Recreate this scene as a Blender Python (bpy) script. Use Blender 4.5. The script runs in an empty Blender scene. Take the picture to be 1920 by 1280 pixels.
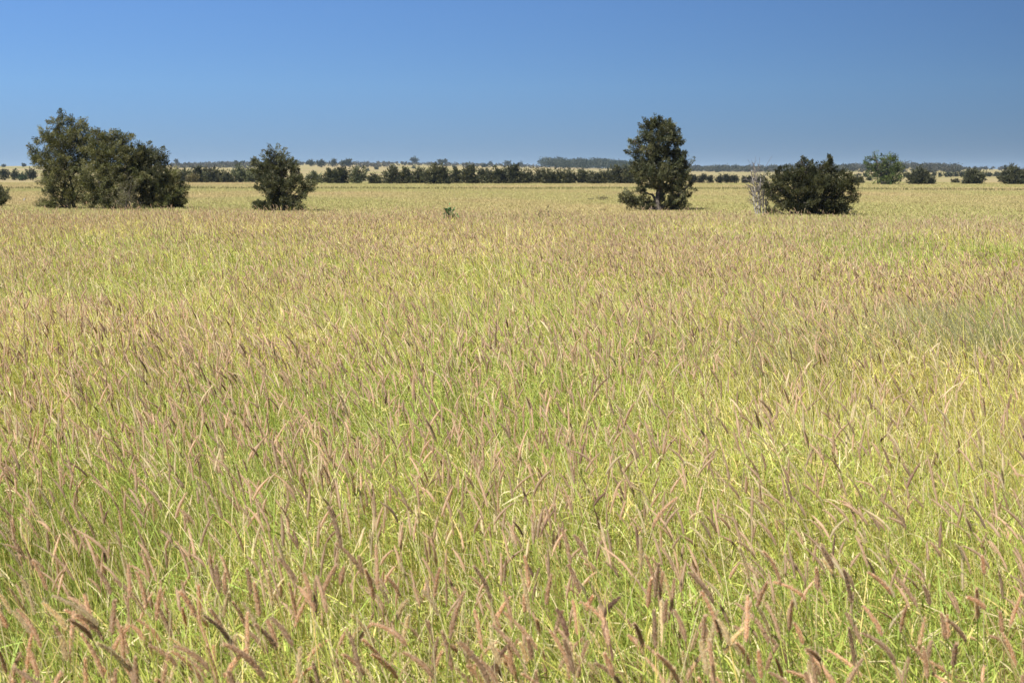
import bpy, math
import numpy as np

# ------------------------------------------------------------------ basics
R = np.random.default_rng(11)
sc = bpy.context.scene
COL = sc.collection
W0, H0, F = 1920.0, 1280.0, 2600.0          # photo size and focal length in pixels
CAM_H = 1.75
YH = 323.0                                   # eye level in the photo
PITCH = math.atan((H0 / 2 - YH) / F)
cp, sp = math.cos(PITCH), math.sin(PITCH)


def ray(px, py):
    dx, dy = (px - W0 / 2) / F, -(py - H0 / 2) / F
    return np.array([dx, cp + dy * sp, -sp + dy * cp])


def at(px, py, d):
    r = ray(px, py)
    return np.array([0, 0, CAM_H]) + r * (d / r[1])


def smooth(a, b, x):
    t = np.clip((x - a) / (b - a), 0, 1)
    return t * t * (3 - 2 * t)


class Noise2:
    def __init__(self, seed, n=128):
        self.g = np.random.default_rng(seed).random((n, n)); self.n = n

    def one(self, x, y):
        xi, yi = np.floor(x).astype(int), np.floor(y).astype(int)
        fx, fy = x - xi, y - yi
        fx, fy = fx * fx * (3 - 2 * fx), fy * fy * (3 - 2 * fy)
        n = self.n
        a = self.g[xi % n, yi % n]; b = self.g[(xi + 1) % n, yi % n]
        c = self.g[xi % n, (yi + 1) % n]; d = self.g[(xi + 1) % n, (yi + 1) % n]
        return (a * (1 - fx) + b * fx) * (1 - fy) + (c * (1 - fx) + d * fx) * fy

    def __call__(self, x, y, octv=3):
        s, a, t = 0, 1.0, 0
        for i in range(octv):
            s = s + a * self.one(x * 2 ** i + 17.3 * i, y * 2 ** i + 5.1 * i); t += a; a *= .5
        return s / t


# ------------------------------------------------------------------ terrain
_u = np.array([-1500, -400, 0, 60, 330, 400, 640, 760, 900, 1000, 1080, 1200, 1300, 1450, 1560, 1640, 1740, 1800, 1860, 1920, 2300, 3400.])
_yr = np.array([313, 313, 312.5, 312, 310, 307.5, 306.5, 307, 309.5, 312.5, 314, 317, 320, 321, 318, 313, 311, 315, 318, 319, 317, 317.])
_ang = np.arctan((_u - 960) / F)
TN = Noise2(5)
RR = 1600.0


def terr(x, y):
    x = np.asarray(x, float); y = np.asarray(y, float)
    r = np.hypot(x, y)
    a = np.arctan2(x, y)
    yr = np.interp(a, _ang, _yr)
    zr = CAM_H + (YH - yr) / F * RR
    t = np.clip((r - 320) / (RR - 320), 0, 1)
    z = zr * (t * t * (2.2 - 1.2 * t))
    z = z + (TN(x / 160 + 40, y / 160 + 40) - .5) * 1.5 * smooth(420, 900, r) * (1 - .5 * smooth(1300, 1600, r))
    z = z - smooth(RR + 60, 5400, r) * 14
    z = z + (TN(x / 9 + 9, y / 9 + 3, 2) - .5) * .10 * smooth(34, 60, r)
    return z


def ground_hit(px, py, d0=36, d1=3400):
    r = ray(px, py)
    d = np.geomspace(d0, d1, 1500)
    P = r[None, :] * (d / r[1])[:, None]
    z = P[:, 2] + CAM_H - terr(P[:, 0], P[:, 1])
    k = np.argmax(z <= 0)
    if z[k] > 0:
        k = np.argmin(z)
    return np.array([P[k, 0], P[k, 1], float(terr(P[k, 0], P[k, 1]))])


# ------------------------------------------------------------------ mesh collecting
class MB:
    """collects vertices, quads, triangles and a colour per vertex; build() links ONE mesh object"""
    def __init__(self):
        self.v, self.q, self.t, self.c, self.n = [], [], [], [], 0

    def add(self, v, q=None, t=None, c=None):
        v = np.asarray(v, np.float32).reshape(-1, 3)
        if q is not None and len(q): self.q.append(np.asarray(q, np.int64).reshape(-1, 4) + self.n)
        if t is not None and len(t): self.t.append(np.asarray(t, np.int64).reshape(-1, 3) + self.n)
        if c is None: c = np.ones((len(v), 3))
        c = np.asarray(c, np.float32)
        if c.ndim == 1: c = np.repeat(c[None, :], len(v), 0)
        self.v.append(v); self.c.append(c); self.n += len(v)

    def mesh(self, name, mat, origin=(0, 0, 0), smooth_shade=False):
        v = np.concatenate(self.v) - np.asarray(origin, np.float32)
        q = np.concatenate(self.q) if self.q else np.zeros((0, 4), np.int64)
        t = np.concatenate(self.t) if self.t else np.zeros((0, 3), np.int64)
        c = np.concatenate(self.c)
        me = bpy.data.meshes.new(name)
        nl = q.size + t.size; npoly = len(q) + len(t)
        me.vertices.add(len(v)); me.vertices.foreach_set('co', v.astype(np.float32).ravel())
        me.loops.add(nl); me.polygons.add(npoly)
        me.loops.foreach_set('vertex_index', np.concatenate([q.ravel(), t.ravel()]).astype(np.int32))
        st = np.concatenate([np.arange(len(q)) * 4, q.size + np.arange(len(t)) * 3]).astype(np.int32)
        me.polygons.foreach_set('loop_start', st)
        if smooth_shade:
            me.polygons.foreach_set('use_smooth', np.ones(npoly, bool))
        at_ = me.attributes.new('Col', 'FLOAT_COLOR', 'POINT')
        cc = np.ones((len(v), 4), np.float32); cc[:, :3] = c
        at_.data.foreach_set('color', cc.ravel())
        me.update(calc_edges=True)
        me.materials.append(mat)
        return me

    def build(self, name, mat, parent=None, origin=(0, 0, 0), smooth_shade=False):
        o = bpy.data.objects.new(name, self.mesh(name, mat, origin, smooth_shade))
        COL.objects.link(o)
        if parent is not None: o.parent = parent
        else: o.location = origin
        return o


def empty(name, loc):
    o = bpy.data.objects.new(name, None); COL.objects.link(o); o.location = loc
    o.empty_display_size = .2
    return o


def tag(o, label=None, cat=None, group=None, kind=None):
    if label: o['label'] = label
    if cat: o['category'] = cat
    if group: o['group'] = group
    if kind: o['kind'] = kind
    return o


def norm(a):
    return a / np.maximum(np.linalg.norm(a, axis=-1, keepdims=True), 1e-9)


def rand_dir(n):
    return norm(R.normal(size=(n, 3)))


# ------------------------------------------------------------------ generators (all vectorised)
def blades(mb, p, d0, bend, L, w, K, col, tip=.12, face=None):
    """curved ribbons: root p, start direction d0, bend vector, length, width, K segments"""
    n = len(p)
    ts = np.linspace(0, 1, K + 1)
    if face is None:
        face = R.random(n) * 2 * np.pi
    s = np.stack([np.cos(face), np.sin(face), np.zeros(n)], 1)
    s = norm(s - (s * d0).sum(1, keepdims=True) * d0)
    V = np.empty((n, K + 1, 2, 3), np.float32)
    for i, t in enumerate(ts):
        c = p + L[:, None] * (t * d0 + t * t * bend)
        ww = (w * (1 - (1 - tip) * t ** 1.6) * min(1, .55 + 2 * t) * .5)[:, None]
        V[:, i, 0] = c - s * ww; V[:, i, 1] = c + s * ww
    b = (np.arange(n) * (K + 1) * 2)[:, None, None]
    k = (np.arange(K) * 2)[None, :, None]
    q = b + k + np.array([0, 1, 3, 2])[None, None, :]
    C = np.repeat(col, (K + 1) * 2, 0)
    mb.add(V.reshape(-1, 3), q=q.reshape(-1, 4), c=C)


def heads(mb, p, d0, bend, L, rad, S, Rg, col, nb=0, blen=.007, bcol=None):
    """furry tapered seed spikes along a curved axis, with nb bristles each"""
    n = len(p)
    ts = np.linspace(0, 1, Rg)
    prof = np.clip(np.sin(np.pi * np.clip(ts * .93 + .05, 0, 1)) ** .45, .1, 1) * (1 - .35 * ts)
    ref = np.array([.31, .93, .2]); ref /= np.linalg.norm(ref)
    V = np.empty((n, Rg, S, 3), np.float32)
    an = np.arange(S) * 2 * np.pi / S
    for i, t in enumerate(ts):
        c = p + L[:, None] * (t * d0 + t * t * bend)
        d = norm(d0 + 2 * t * bend)
        a = norm(np.cross(d, ref)); b = np.cross(d, a)
        rr = (rad * prof[i])[:, None] * (1 + .12 * R.normal(size=(n, 1)))
        for j in range(S):
            V[:, i, j] = c + rr * (a * math.cos(an[j]) + b * math.sin(an[j]))
    bs = (np.arange(n) * Rg * S)[:, None, None, None]
    ii = (np.arange(Rg - 1) * S)[None, :, None, None]
    j = np.arange(S); j2 = (j + 1) % S
    qd = np.stack([j, j2, j2 + S, j + S], 1)[None, None]
    q = bs + ii + qd
    mb.add(V.reshape(-1, 3), q=q.reshape(-1, 4), c=np.repeat(col, Rg * S, 0))
    if nb:
        idx = np.repeat(np.arange(n), nb); m = len(idx)
        t = R.random(m) ** .9; aa = R.random(m) * 2 * np.pi
        c = p[idx] + L[idx, None] * (t[:, None] * d0[idx] + (t * t)[:, None] * bend[idx])
        d = norm(d0[idx] + 2 * t[:, None] * bend[idx])
        a = norm(np.cross(d, ref)); b = np.cross(d, a)
        rad_d = a * np.cos(aa)[:, None] + b * np.sin(aa)[:, None]
        pr = np.interp(t, ts, prof) * rad[idx]
        root = c + rad_d * (pr * .75)[:, None]
        out = norm(rad_d * .6 + d * (.65 + .5 * R.random(m))[:, None] + rand_dir(m) * .2)
        side = norm(np.cross(out, rad_d + rand_dir(m) * .7))
        bl = blen * (.6 + .7 * R.random(m)) * (1 - .3 * t)
        bw = blen * .075 * (1 + 1.0 * (nb < 80))
        V = np.stack([root - side * bw, root + side * bw, root + out * bl[:, None]], 1)
        bc = (col if bcol is None else bcol)[idx] * (.85 + .35 * R.random((m, 1)))
        mb.add(V.reshape(-1, 3), t=np.arange(m * 3).reshape(-1, 3), c=np.repeat(bc, 3, 0))


def leaves(mb, p, d, n_, L, w, col):
    """diamond leaves"""
    s = norm(np.cross(d, n_)); n = len(p)
    mid = p + d * (L * .45)[:, None]
    V = np.stack([p, mid + s * (w * .5)[:, None], p + d * L[:, None], mid - s * (w * .5)[:, None]], 1)
    mb.add(V.reshape(-1, 3), q=np.arange(n * 4).reshape(-1, 4), c=np.repeat(col, 4, 0))


def tube(mb, path, rad, S=6, col=(1, 1, 1)):
    path = np.asarray(path, float); rad = np.asarray(rad, float); m = len(path)
    d = np.gradient(path, axis=0); d = norm(d)
    ref = np.array([.3, .9, .13])
    a = norm(np.cross(d, ref)); b = np.cross(d, a)
    an = np.arange(S) * 2 * np.pi / S
    V = path[:, None] + rad[:, None, None] * (a[:, None] * np.cos(an)[None, :, None] + b[:, None] * np.sin(an)[None, :, None])
    j = np.arange(S); j2 = (j + 1) % S
    q = (np.arange(m - 1) * S)[:, None, None] + np.stack([j, j2, j2 + S, j + S], 1)[None]
    mb.add(V.reshape(-1, 3), q=q.reshape(-1, 4), c=np.asarray(col))


def wiggle(a, b, k, amp, sag=0.):
    t = np.linspace(0, 1, k)[:, None]
    p = a * (1 - t) + b * t
    p = p + (R.normal(size=(k, 3)) * amp) * np.sin(np.pi * t)
    p[:, 2] += sag * np.sin(np.pi * t[:, 0])
    return p


# ------------------------------------------------------------------ materials
def new_mat(name):
    m = bpy.data.materials.new(name); m.use_nodes = True
    nt = m.node_tree; nt.nodes.clear()
    return m, nt, nt.nodes.new('ShaderNodeOutputMaterial')


def leaf_mat(name, transl=.35, rough=.6, spec=.25, tint=(1, 1, 1)):
    m, nt, out = new_mat(name)
    at_ = nt.nodes.new('ShaderNodeAttribute'); at_.attribute_name = 'Col'
    bs = nt.nodes.new('ShaderNodeBsdfPrincipled')
    bs.inputs['Roughness'].default_value = rough
    bs.inputs['Specular IOR Level'].default_value = spec
    nt.links.new(at_.outputs['Color'], bs.inputs['Base Color'])
    tr = nt.nodes.new('ShaderNodeBsdfTranslucent')
    mx = nt.nodes.new('ShaderNodeMix'); mx.data_type = 'RGBA'; mx.blend_type = 'MULTIPLY'; mx.inputs[0].default_value = 1
    mx.inputs[7].default_value = (*tint, 1)
    nt.links.new(at_.outputs['Color'], mx.inputs[6]); nt.links.new(mx.outputs[2], tr.inputs['Color'])
    ms = nt.nodes.new('ShaderNodeMixShader'); ms.inputs[0].default_value = transl
    nt.links.new(bs.outputs[0], ms.inputs[1]); nt.links.new(tr.outputs[0], ms.inputs[2])
    nt.links.new(ms.outputs[0], out.inputs[0])
    return m


def bark_mat(name, c0, c1, scale):
    m, nt, out = new_mat(name)
    tc = nt.nodes.new('ShaderNodeTexCoord')
    no = nt.nodes.new('ShaderNodeTexNoise'); no.inputs['Scale'].default_value = scale; no.inputs['Detail'].default_value = 6
    mp = nt.nodes.new('ShaderNodeMapping'); mp.inputs['Scale'].default_value = (3, 3, .6)
    nt.links.new(tc.outputs['Object'], mp.inputs[0]); nt.links.new(mp.outputs[0], no.inputs['Vector'])
    cr = nt.nodes.new('ShaderNodeValToRGB')
    cr.color_ramp.elements[0].position = .35; cr.color_ramp.elements[0].color = (*c0, 1)
    cr.color_ramp.elements[1].position = .68; cr.color_ramp.elements[1].color = (*c1, 1)
    nt.links.new(no.outputs[0], cr.inputs[0])
    bs = nt.nodes.new('ShaderNodeBsdfPrincipled'); bs.inputs['Roughness'].default_value = .9
    nt.links.new(cr.outputs[0], bs.inputs['Base Color'])
    bp = nt.nodes.new('ShaderNodeBump'); bp.inputs['Strength'].default_value = .5
    nt.links.new(no.outputs[0], bp.inputs['Height']); nt.links.new(bp.outputs[0], bs.inputs['Normal'])
    nt.links.new(bs.outputs[0], out.inputs[0])
    return m


def ground_mat():
    m, nt, out = new_mat('dry_paddock')
    L = nt.links.new
    geo = nt.nodes.new('ShaderNodeNewGeometry')

    def noise(scale, det=5, rough=.6, vec=(1, 1, 1)):
        mp = nt.nodes.new('ShaderNodeMapping'); mp.inputs['Scale'].default_value = vec
        L(geo.outputs['Position'], mp.inputs[0])
        n = nt.nodes.new('ShaderNodeTexNoise'); n.inputs['Scale'].default_value = scale
        n.inputs['Detail'].default_value = det; n.inputs['Roughness'].default_value = rough
        L(mp.outputs[0], n.inputs['Vector']); return n.outputs[0]

    def ramp(src, stops):
        r = nt.nodes.new('ShaderNodeValToRGB'); e = r.color_ramp.elements
        for i, (p, c) in enumerate(stops):
            k = e[i] if i < 2 else e.new(p)
            k.position = p; k.color = (*c, 1)
        L(src, r.inputs[0]); return r.outputs[0]

    def mix(f, a, b, mode='MIX'):
        x = nt.nodes.new('ShaderNodeMix'); x.data_type = 'RGBA'; x.blend_type = mode
        if isinstance(f, float): x.inputs[0].default_value = f
        else: L(f, x.inputs[0])
        L(a, x.inputs[6]); L(b, x.inputs[7]); return x.outputs[2]
    big = ramp(noise(.012, 6, .62), [(.36, (.26, .26, .11)), (.5, (.40, .33, .18)), (.62, (.40, .31, .20))])
    mid = ramp(noise(.11, 6, .7), [(.3, (.70, .74, .62)), (.7, (1.0, 1.0, 1.0))])
    fine = ramp(noise(2.2, 6, .75), [(.25, (.6, .6, .6)), (.75, (1, 1, 1))])
    past = mix(1.0, mix(1.0, big, mid, 'MULTIPLY'), fine, 'MULTIPLY')
    # soil and litter under the tall grass
    soil = ramp(noise(9, 8, .7), [(.3, (.05, .035, .02)), (.55, (.14, .10, .055)), (.75, (.30, .24, .12))])
    ln = nt.nodes.new('ShaderNodeVectorMath'); ln.operation = 'LENGTH'; L(geo.outputs['Position'], ln.inputs[0])
    mr = nt.nodes.new('ShaderNodeMapRange'); mr.inputs[1].default_value = 28; mr.inputs[2].default_value = 40
    L(ln.outputs['Value'], mr.inputs[0])
    colr = mix(mr.outputs[0], soil, past)
    bs = nt.nodes.new('ShaderNodeBsdfPrincipled'); bs.inputs['Roughness'].default_value = 1
    bs.inputs['Specular IOR Level'].default_value = .0
    L(colr, bs.inputs['Base Color'])
    bp = nt.nodes.new('ShaderNodeBump'); bp.inputs['Strength'].default_value = .6; bp.inputs['Distance'].default_value = .1
    L(noise(1.5, 6, .7), bp.inputs['Height']); L(bp.outputs[0], bs.inputs['Normal'])
    L(bs.outputs[0], out.inputs[0])
    return m


M_GRASS = leaf_mat('grass_blade', .42, .55, .25, (1, 1, .8))
M_HEAD = leaf_mat('seed_head_fluff', .55, .8, .1)
M_PAST = leaf_mat('short_pasture', .35, .7, .1)
M_LEAF = leaf_mat('dark_foliage', .33, .5, .25, (1.1, 1.15, .6))
M_BARK = bark_mat('grey_brown_bark', (.035, .028, .022), (.13, .11, .09), 6)
M_DEAD = bark_mat('bleached_dead_wood', (.16, .145, .13), (.44, .41, .37), 9)
M_TWIG = bark_mat('grey_dead_twigs', (.06, .05, .045), (.22, .20, .18), 9)

# ------------------------------------------------------------------ ground
def build_ground():
    rad = np.concatenate([[0.3], np.geomspace(1.0, 5600, 190)])
    a = np.unique(np.concatenate([np.radians(np.arange(-180, 180, 3.0)), np.radians(np.arange(-36, 36, .3))]))
    A, RD = np.meshgrid(a, rad)
    X, Y = RD * np.sin(A), RD * np.cos(A)
    Z = terr(X, Y)
    nr, na = A.shape
    mb = MB()
    i = np.arange(nr - 1)[:, None] * na; j = np.arange(na)[None, :]; j2 = (j + 1) % na
    q = np.stack([i + j, i + na + j, i + na + j2, i + j2], -1).reshape(-1, 4)
    q = q[:, ::-1]
    v = np.stack([X, Y, Z], -1).reshape(-1, 3)
    mb.add(v, q=q)
    c = len(v)
    mb.add(np.array([[0, 0, float(terr(0, 0))]]))
    mb.t.append(np.stack([np.full(na, c), np.arange(na), (np.arange(na) + 1) % na], 1)[:, ::-1])
    o = mb.build('ground', ground_mat(), smooth_shade=True)
    tag(o, 'dry straw coloured open plain rising to a low ridge', 'ground', kind='structure')


build_ground()

# ------------------------------------------------------------------ tall grass field
GN, HN, EN = Noise2(21), Noise2(22), Noise2(23)


def edge(x, y):
    """distance at which the tall grass stops, by direction"""
    u = 960 + F * x / np.maximum(y, .5)
    e = np.interp(u, [-600, 0, 350, 900, 1250, 1600, 1920, 2600], [34.5, 34, 33, 30.5, 30.5, 27.0, 26.5, 26])
    return e + (EN(x * .5 + 30, y * .5) - .5) * 3.2


def scatter(y0, y1, rho, margin=1.25, lat=1.6):
    area = .37 * margin * (y1 ** 2 - y0 ** 2) + 2 * lat * (y1 - y0)
    n = int(area * rho)
    u = R.random(n * 2)
    y = np.sqrt(y0 ** 2 + u * (y1 ** 2 - y0 ** 2))
    h = .37 * margin * y + lat
    keep = R.random(n * 2) < h / h.max() * .999
    # sample uniformly over the trapezoid
    y = y0 + R.random(n * 3) * (y1 - y0)
    h = .37 * margin * y + lat
    y = y[R.random(n * 3) < h / h.max()][:n]
    h = .37 * margin * y + lat
    x = (R.random(len(y)) * 2 - 1) * h
    return x, y


def greenness(x, y):
    g = GN(x * .45 + 3, y * .30 + 8)
    g = .5 + (g - .5) * 2.1
    g = g + .75 * np.exp(-((x + 1.25) / 1.5) ** 2 - ((y - 10.6) / 1.3) ** 2)
    g = g + .15 * np.exp(-((x + .8) / 2.5) ** 2 - ((y - 5) / 3) ** 2)
    g = g - .25 * smooth(14, 28, y)
    return np.clip(g, 0, 1)


def headness(x, y):
    h = HN(x * .55 + 60, y * .33 + 2)
    h = .55 + (h - .5) * 2.1
    h = h - .6 * np.exp(-((x + 1.25) / 1.3) ** 2 - ((y - 10.6) / 1.1) ** 2)
    h = h - .6 * np.exp(-((x - 2.9) / 1.2) ** 2 - ((y - 8.8) / .9) ** 2)
    h = h + .25 * np.exp(-((x - 1.8) / 2.5) ** 2 - ((y - 14) / 3) ** 2)
    return np.clip(h, .12, 1)


C_YG = np.array([.70, .665, .165]); C_GR = np.array([.36, .48, .10]); C_ST = np.array([.80, .70, .40]); C_BR = np.array([.36, .26, .14])


def grass_cols(x, y, straw=.30, brown=.11):
    n = len(x)
    g = greenness(x, y)
    k = np.clip(g + R.normal(size=n) * .28 - .12, 0, 1)[:, None]
    c = C_YG * (1 - k) + C_GR * k
    s = R.random(n)
    st = (s < straw * (1.3 - .8 * g))[:, None]
    c = np.where(st, C_ST * (.8 + .3 * R.random((n, 1))), c)
    br = (R.random(n) < brown)[:, None]
    c = np.where(br, C_BR, c)
    ye = (R.random(n) < .10)[:, None]
    c = np.where(ye, np.array([.80, .65, .25]), c)
    return c * (.62 + .62 * R.random((n, 1)))


def canopy(x, y):
    """height of the leafy canopy"""
    return .74 + .16 * (GN(x * .9 + 70, y * .9 + 11, 2) - .5) * 2


grass = MB()
OPEN = [(-1.18, 4.2, .30, .42), (-.11, 4.75, .22, .30), (2.05, 6.9, .42, .40), (1.3, 6.2, .30, .30), (-.25, 3.9, .18, .25), (.62, 4.4, .16, .25), (-2.0, 8.2, .4, .4)]


def cover(x, y):
    # small openings where the soil and thatch show
    c = np.ones(len(x))
    for (ox, oy, rx, ry) in OPEN:
        c = c * (1 - .9 * np.exp(-(((x - ox) / rx) ** 2 + ((y - oy) / ry) ** 2) ** 1.5))
    return c




def leaf_layer(y0, y1, rho, w, L0, L1, K):
    x, y = scatter(y0, y1, rho)
    ok = y < edge(x, y)
    x, y = x[ok], y[ok]; n = len(x)
    hole = smooth(.32, .43, GN(x * 1.5 + 33, y * 1.1 + 47, 2))
    ok = R.random(n) < (.10 + .90 * hole) * cover(x, y); x, y = x[ok], y[ok]; n = len(x)
    # gather the blades into loose tussocks
    cx, cy = np.round(x / .16) * .16, np.round(y / .16) * .16
    jx = .07 * np.sin(cx * 91.7 + cy * 37.1); jy = .07 * np.sin(cx * 53.3 - cy * 71.9)
    pull = .25 * R.random(n)
    x = x + (cx + jx - x) * pull; y = y + (cy + jy - y) * pull
    ch = canopy(x, y)
    L = L0 + (L1 - L0) * R.random(n)
    z0 = np.clip(R.random(n) ** .8 * (ch - L * .55), 0, None)
    az = R.random(n) * 2 * np.pi
    til = np.radians(4 + 62 * R.random(n) ** 1.4)
    d0 = np.stack([np.cos(az) * np.sin(til) - .12, np.sin(az) * np.sin(til), np.cos(til)], 1); d0 = norm(d0)
    bend = np.stack([np.cos(az) * .25 - .10, np.sin(az) * .25, -.12 - .42 * R.random(n)], 1)
    p = np.stack([x, y, z0 + terr(x, y)], 1)
    blades(grass, p, d0, bend, L, w * (.6 + .8 * R.random(n)), K, grass_cols(x, y))


def culm_layer(y0, y1, rho, w, K):
    """thin upright stems without a seed head"""
    x, y = scatter(y0, y1, rho)
    ok = (y < edge(x, y)) & (R.random(len(x)) < cover(x, y)); x, y = x[ok], y[ok]; n = len(x)
    L = canopy(x, y) * (.75 + .5 * R.random(n))
    az = R.random(n) * 2 * np.pi; til = np.radians(14 * R.random(n))
    d0 = norm(np.stack([np.cos(az) * np.sin(til) - .06, np.sin(az) * np.sin(til), np.cos(til)], 1))
    bend = np.stack([-.12 + .2 * R.normal(size=n), .18 * R.normal(size=n), -.03 * np.ones(n)], 1)
    p = np.stack([x, y, terr(x, y)], 1)
    blades(grass, p, d0, bend, L, w * (.7 + .6 * R.random(n)), K, grass_cols(x, y, .4, .04), tip=.5)


leaf_layer(1.2, 3.2, 6600, .0044, .04, .19, 3)
leaf_layer(3.2, 6.0, 5600, .0046, .04, .19, 3)
leaf_layer(6.0, 10.0, 3200, .0054, .06, .20, 2)
leaf_layer(10.0, 17.0, 1500, .0075, .12, .26, 2)
leaf_layer(17.0, 36.0, 650, .013, .14, .30, 2)
culm_layer(1.2, 6.0, 800, .0028, 4)
culm_layer(6.0, 12.0, 480, .0036, 3)
culm_layer(12.0, 36.0, 120, .006, 2)

# airy grey-green grass patch on the right
n = 3800
wx = 2.75 + R.normal(size=n) * .75; wy = 8.9 + R.normal(size=n) * .50 + .25 * (wx - 2.75)
ok = (np.abs(wx - 2.75) < 2.4) & (GN(wx * 1.7, wy * 1.7 + 31, 2) > .40); wx, wy = wx[ok], wy[ok]; n = len(wx)
wisp = MB()
az = R.random(n) * 2 * np.pi; til = np.radians(25 * R.random(n))
d0 = norm(np.stack([np.cos(az) * np.sin(til) - .1, np.sin(az) * np.sin(til), np.cos(til)], 1))
bend = np.stack([-.2 + .25 * R.normal(size=n), .2 * R.normal(size=n), -.12 * np.ones(n)], 1)
blades(wisp, np.stack([wx, wy, .35 * np.ones(n)], 1), d0, bend, .35 + .35 * R.random(n), .0035 * np.ones(n), 3,
       np.array([.36, .36, .20]) * (.7 + .6 * R.random((n, 1))), tip=.5)

# --- stalks that carry seed heads
def stalk_params(n, lean_all=None):
    H = .66 + .20 * R.random(n) + .05 * R.normal(size=n)          # stem length
    kind = R.random(n)
    lean = np.where(kind < .56, -(.06 + .30 * R.random(n) ** 1.2), np.where(kind < .87, .07 * R.normal(size=n), .06 + .24 * R.random(n)))
    if lean_all is not None: lean = lean + lean_all
    dep = .12 * R.normal(size=n) - .02
    d0 = norm(np.stack([lean * .35 + .04 * R.normal(size=n), dep * .4, np.ones(n)], 1))
    bs = np.stack([lean * .45, dep * .5, -.04 * np.ones(n)], 1)    # stem bend
    hd = norm(d0 + 2 * bs)                                         # head start direction
    hb = np.stack([lean * (.45 + .9 * R.random(n)), dep * .7, -np.abs(lean) * (.1 + .8 * R.random(n) ** 2)], 1)
    HL = .042 + .054 * R.random(n)
    return H, d0, bs, hd, hb, HL, lean


def head_cols(n):
    c = np.array([.73, .55, .375]) * (.74 + .45 * R.random((n, 1)) * .8)
    k = R.random(n)[:, None]
    c = np.where(k < .16, np.array([.76, .65, .43]) * (.85 + .3 * R.random((n, 1))), c)      # riper straw
    c = np.where(k > .968, np.array([.36, .24, .17]) * (.8 + .5 * R.random((n, 1))), c)      # dark unripe
    return c


seed_far = MB()
NEAR_LIM = [0.0]
near_stalks = []


def stalk_layer(y0, y1, rho, S, Rg, nb, rad, sw, K, grow=1.0):
    x, y = scatter(y0, y1, rho)
    ok = (y < edge(x, y) + .4 + 4 * R.random(len(x)) ** 4) & (R.random(len(x)) < headness(x, y)); x, y = x[ok], y[ok]; n = len(x)
    H, d0, bs, hd, hb, HL, lean = stalk_params(n, (HN(x * .8 + 5, y * .5 + 90) - .5) * .36)
    H = H * (canopy(x, y) / .70) ** .6
    p = np.stack([x, y, terr(x, y)], 1)
    tip = p + H[:, None] * (d0 + bs)
    hc = head_cols(n)
    sel = np.ones(n, bool)
    if y0 < 4:                                                     # the nearest ones in view become things of their own
        e = tip + HL[:, None] * (hd + hb) * .5
        rel = e - np.array([0, 0, CAM_H])
        dep = rel[:, 1] * cp - rel[:, 2] * sp
        up = rel[:, 1] * sp + rel[:, 2] * cp
        u = 960 + F * rel[:, 0] / dep; v = 640 - F * up / dep
        vis = (u > -10) & (u < 1930) & (v < 1300)
        idx = np.where(vis)[0]; idx = idx[np.argsort(dep[idx])][:288]
        for k in idx:
            near_stalks.append((p[k], H[k], d0[k], bs[k], hd[k], hb[k], HL[k], lean[k], hc[k], dep[k]))
        sel[idx] = False
    blades(grass, p[sel], d0[sel], bs[sel], H[sel], sw * (.8 + .4 * R.random(sel.sum())), K, grass_cols(x[sel], y[sel], .5, .03), tip=.6)
    heads(seed_far, tip[sel], hd[sel], hb[sel], HL[sel] * grow, rad * (.8 + .4 * R.random(sel.sum())), S, Rg, hc[sel], nb, .0080, np.minimum(hc[sel] * 1.15, .9))


stalk_layer(1.7, 6.0, 275, 6, 8, 130, .0040, .0022, 5)
stalk_layer(6.0, 11.0, 270, 5, 6, 40, .0046, .003, 4)
stalk_layer(11.0, 18.0, 230, 4, 5, 10, .0056, .004, 3)
stalk_layer(18.0, 36.0, 115, 3, 4, 0, .0070, .005, 2, 1.05)

tag(grass.build('tall_grass', M_GRASS), 'mass of yellow green blades and stems filling the field', 'grass', kind='stuff')
tag(seed_far.build('seed_heads', M_HEAD), 'countless furry pinkish brown seed heads above the grass', 'seed heads', kind='stuff')
tag(wisp.build('airy_grass_patch', M_GRASS), 'hazy grey green patch of fine airy grass on the right', 'grass', kind='stuff')


def lean_words(k, hb, hd, HL, hc):
    dx = (hd + hb)[0]
    dark = hc.mean() < .34
    if dark: return 'dark'
    if dx < -.55: return 'arch'
    if dx < -.18: return 'left'
    if dx > .16: return 'right'
    return 'up'


WORDS = {
    'dark': ('stalk with a dark brown seed head', 'dark headed foreground grass stalks'),
    'arch': ('stalk whose furry seed head arches far over to the left', 'left arching foreground grass stalks'),
    'left': ('stalk with its furry pinkish seed head leaning left', 'left leaning foreground grass stalks'),
    'right': ('stalk with its furry seed head tilting to the right', 'right tilting foreground grass stalks'),
    'up': ('stalk with a furry seed head standing upright', 'upright foreground grass stalks'),
}
for (p, H, d0, bs, hd, hb, HL, lean, hc, dep) in near_stalks:
    root = empty('grass_stalk', p)
    k = lean_words(lean, hb, hd, HL, hc)
    row = ' in the foremost row' if dep < 2.75 else ' just behind the foremost row'
    tag(root, WORDS[k][0] + row, 'grass stalk', WORDS[k][1] + row)
    o1 = lambda a: np.asarray(a)[None]
    z = np.zeros((1, 3))
    m = MB()
    pt = np.array([H * (t * d0 + t * t * bs) for t in np.linspace(0, 1.02, 7)])
    sc_ = grass_cols(p[:1], p[1:2], .45, .03)[0]
    tube(m, pt, np.linspace(.0017, .0010, 7), 4, sc_)
    m.build('stem', M_GRASS, root, smooth_shade=True)
    m = MB()
    heads(m, o1(H * (d0 + bs)), o1(hd), o1(hb), np.array([HL]), np.array([.0034 * (.85 + .35 * R.random())]), 8, 12, o1(hc), 620, .0092, o1(hc) * 1.15)
    m.build('seed_head', M_HEAD, root)

# ------------------------------------------------------------------ short pasture beyond the tall grass
past = MB()
PN = Noise2(31)


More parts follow.
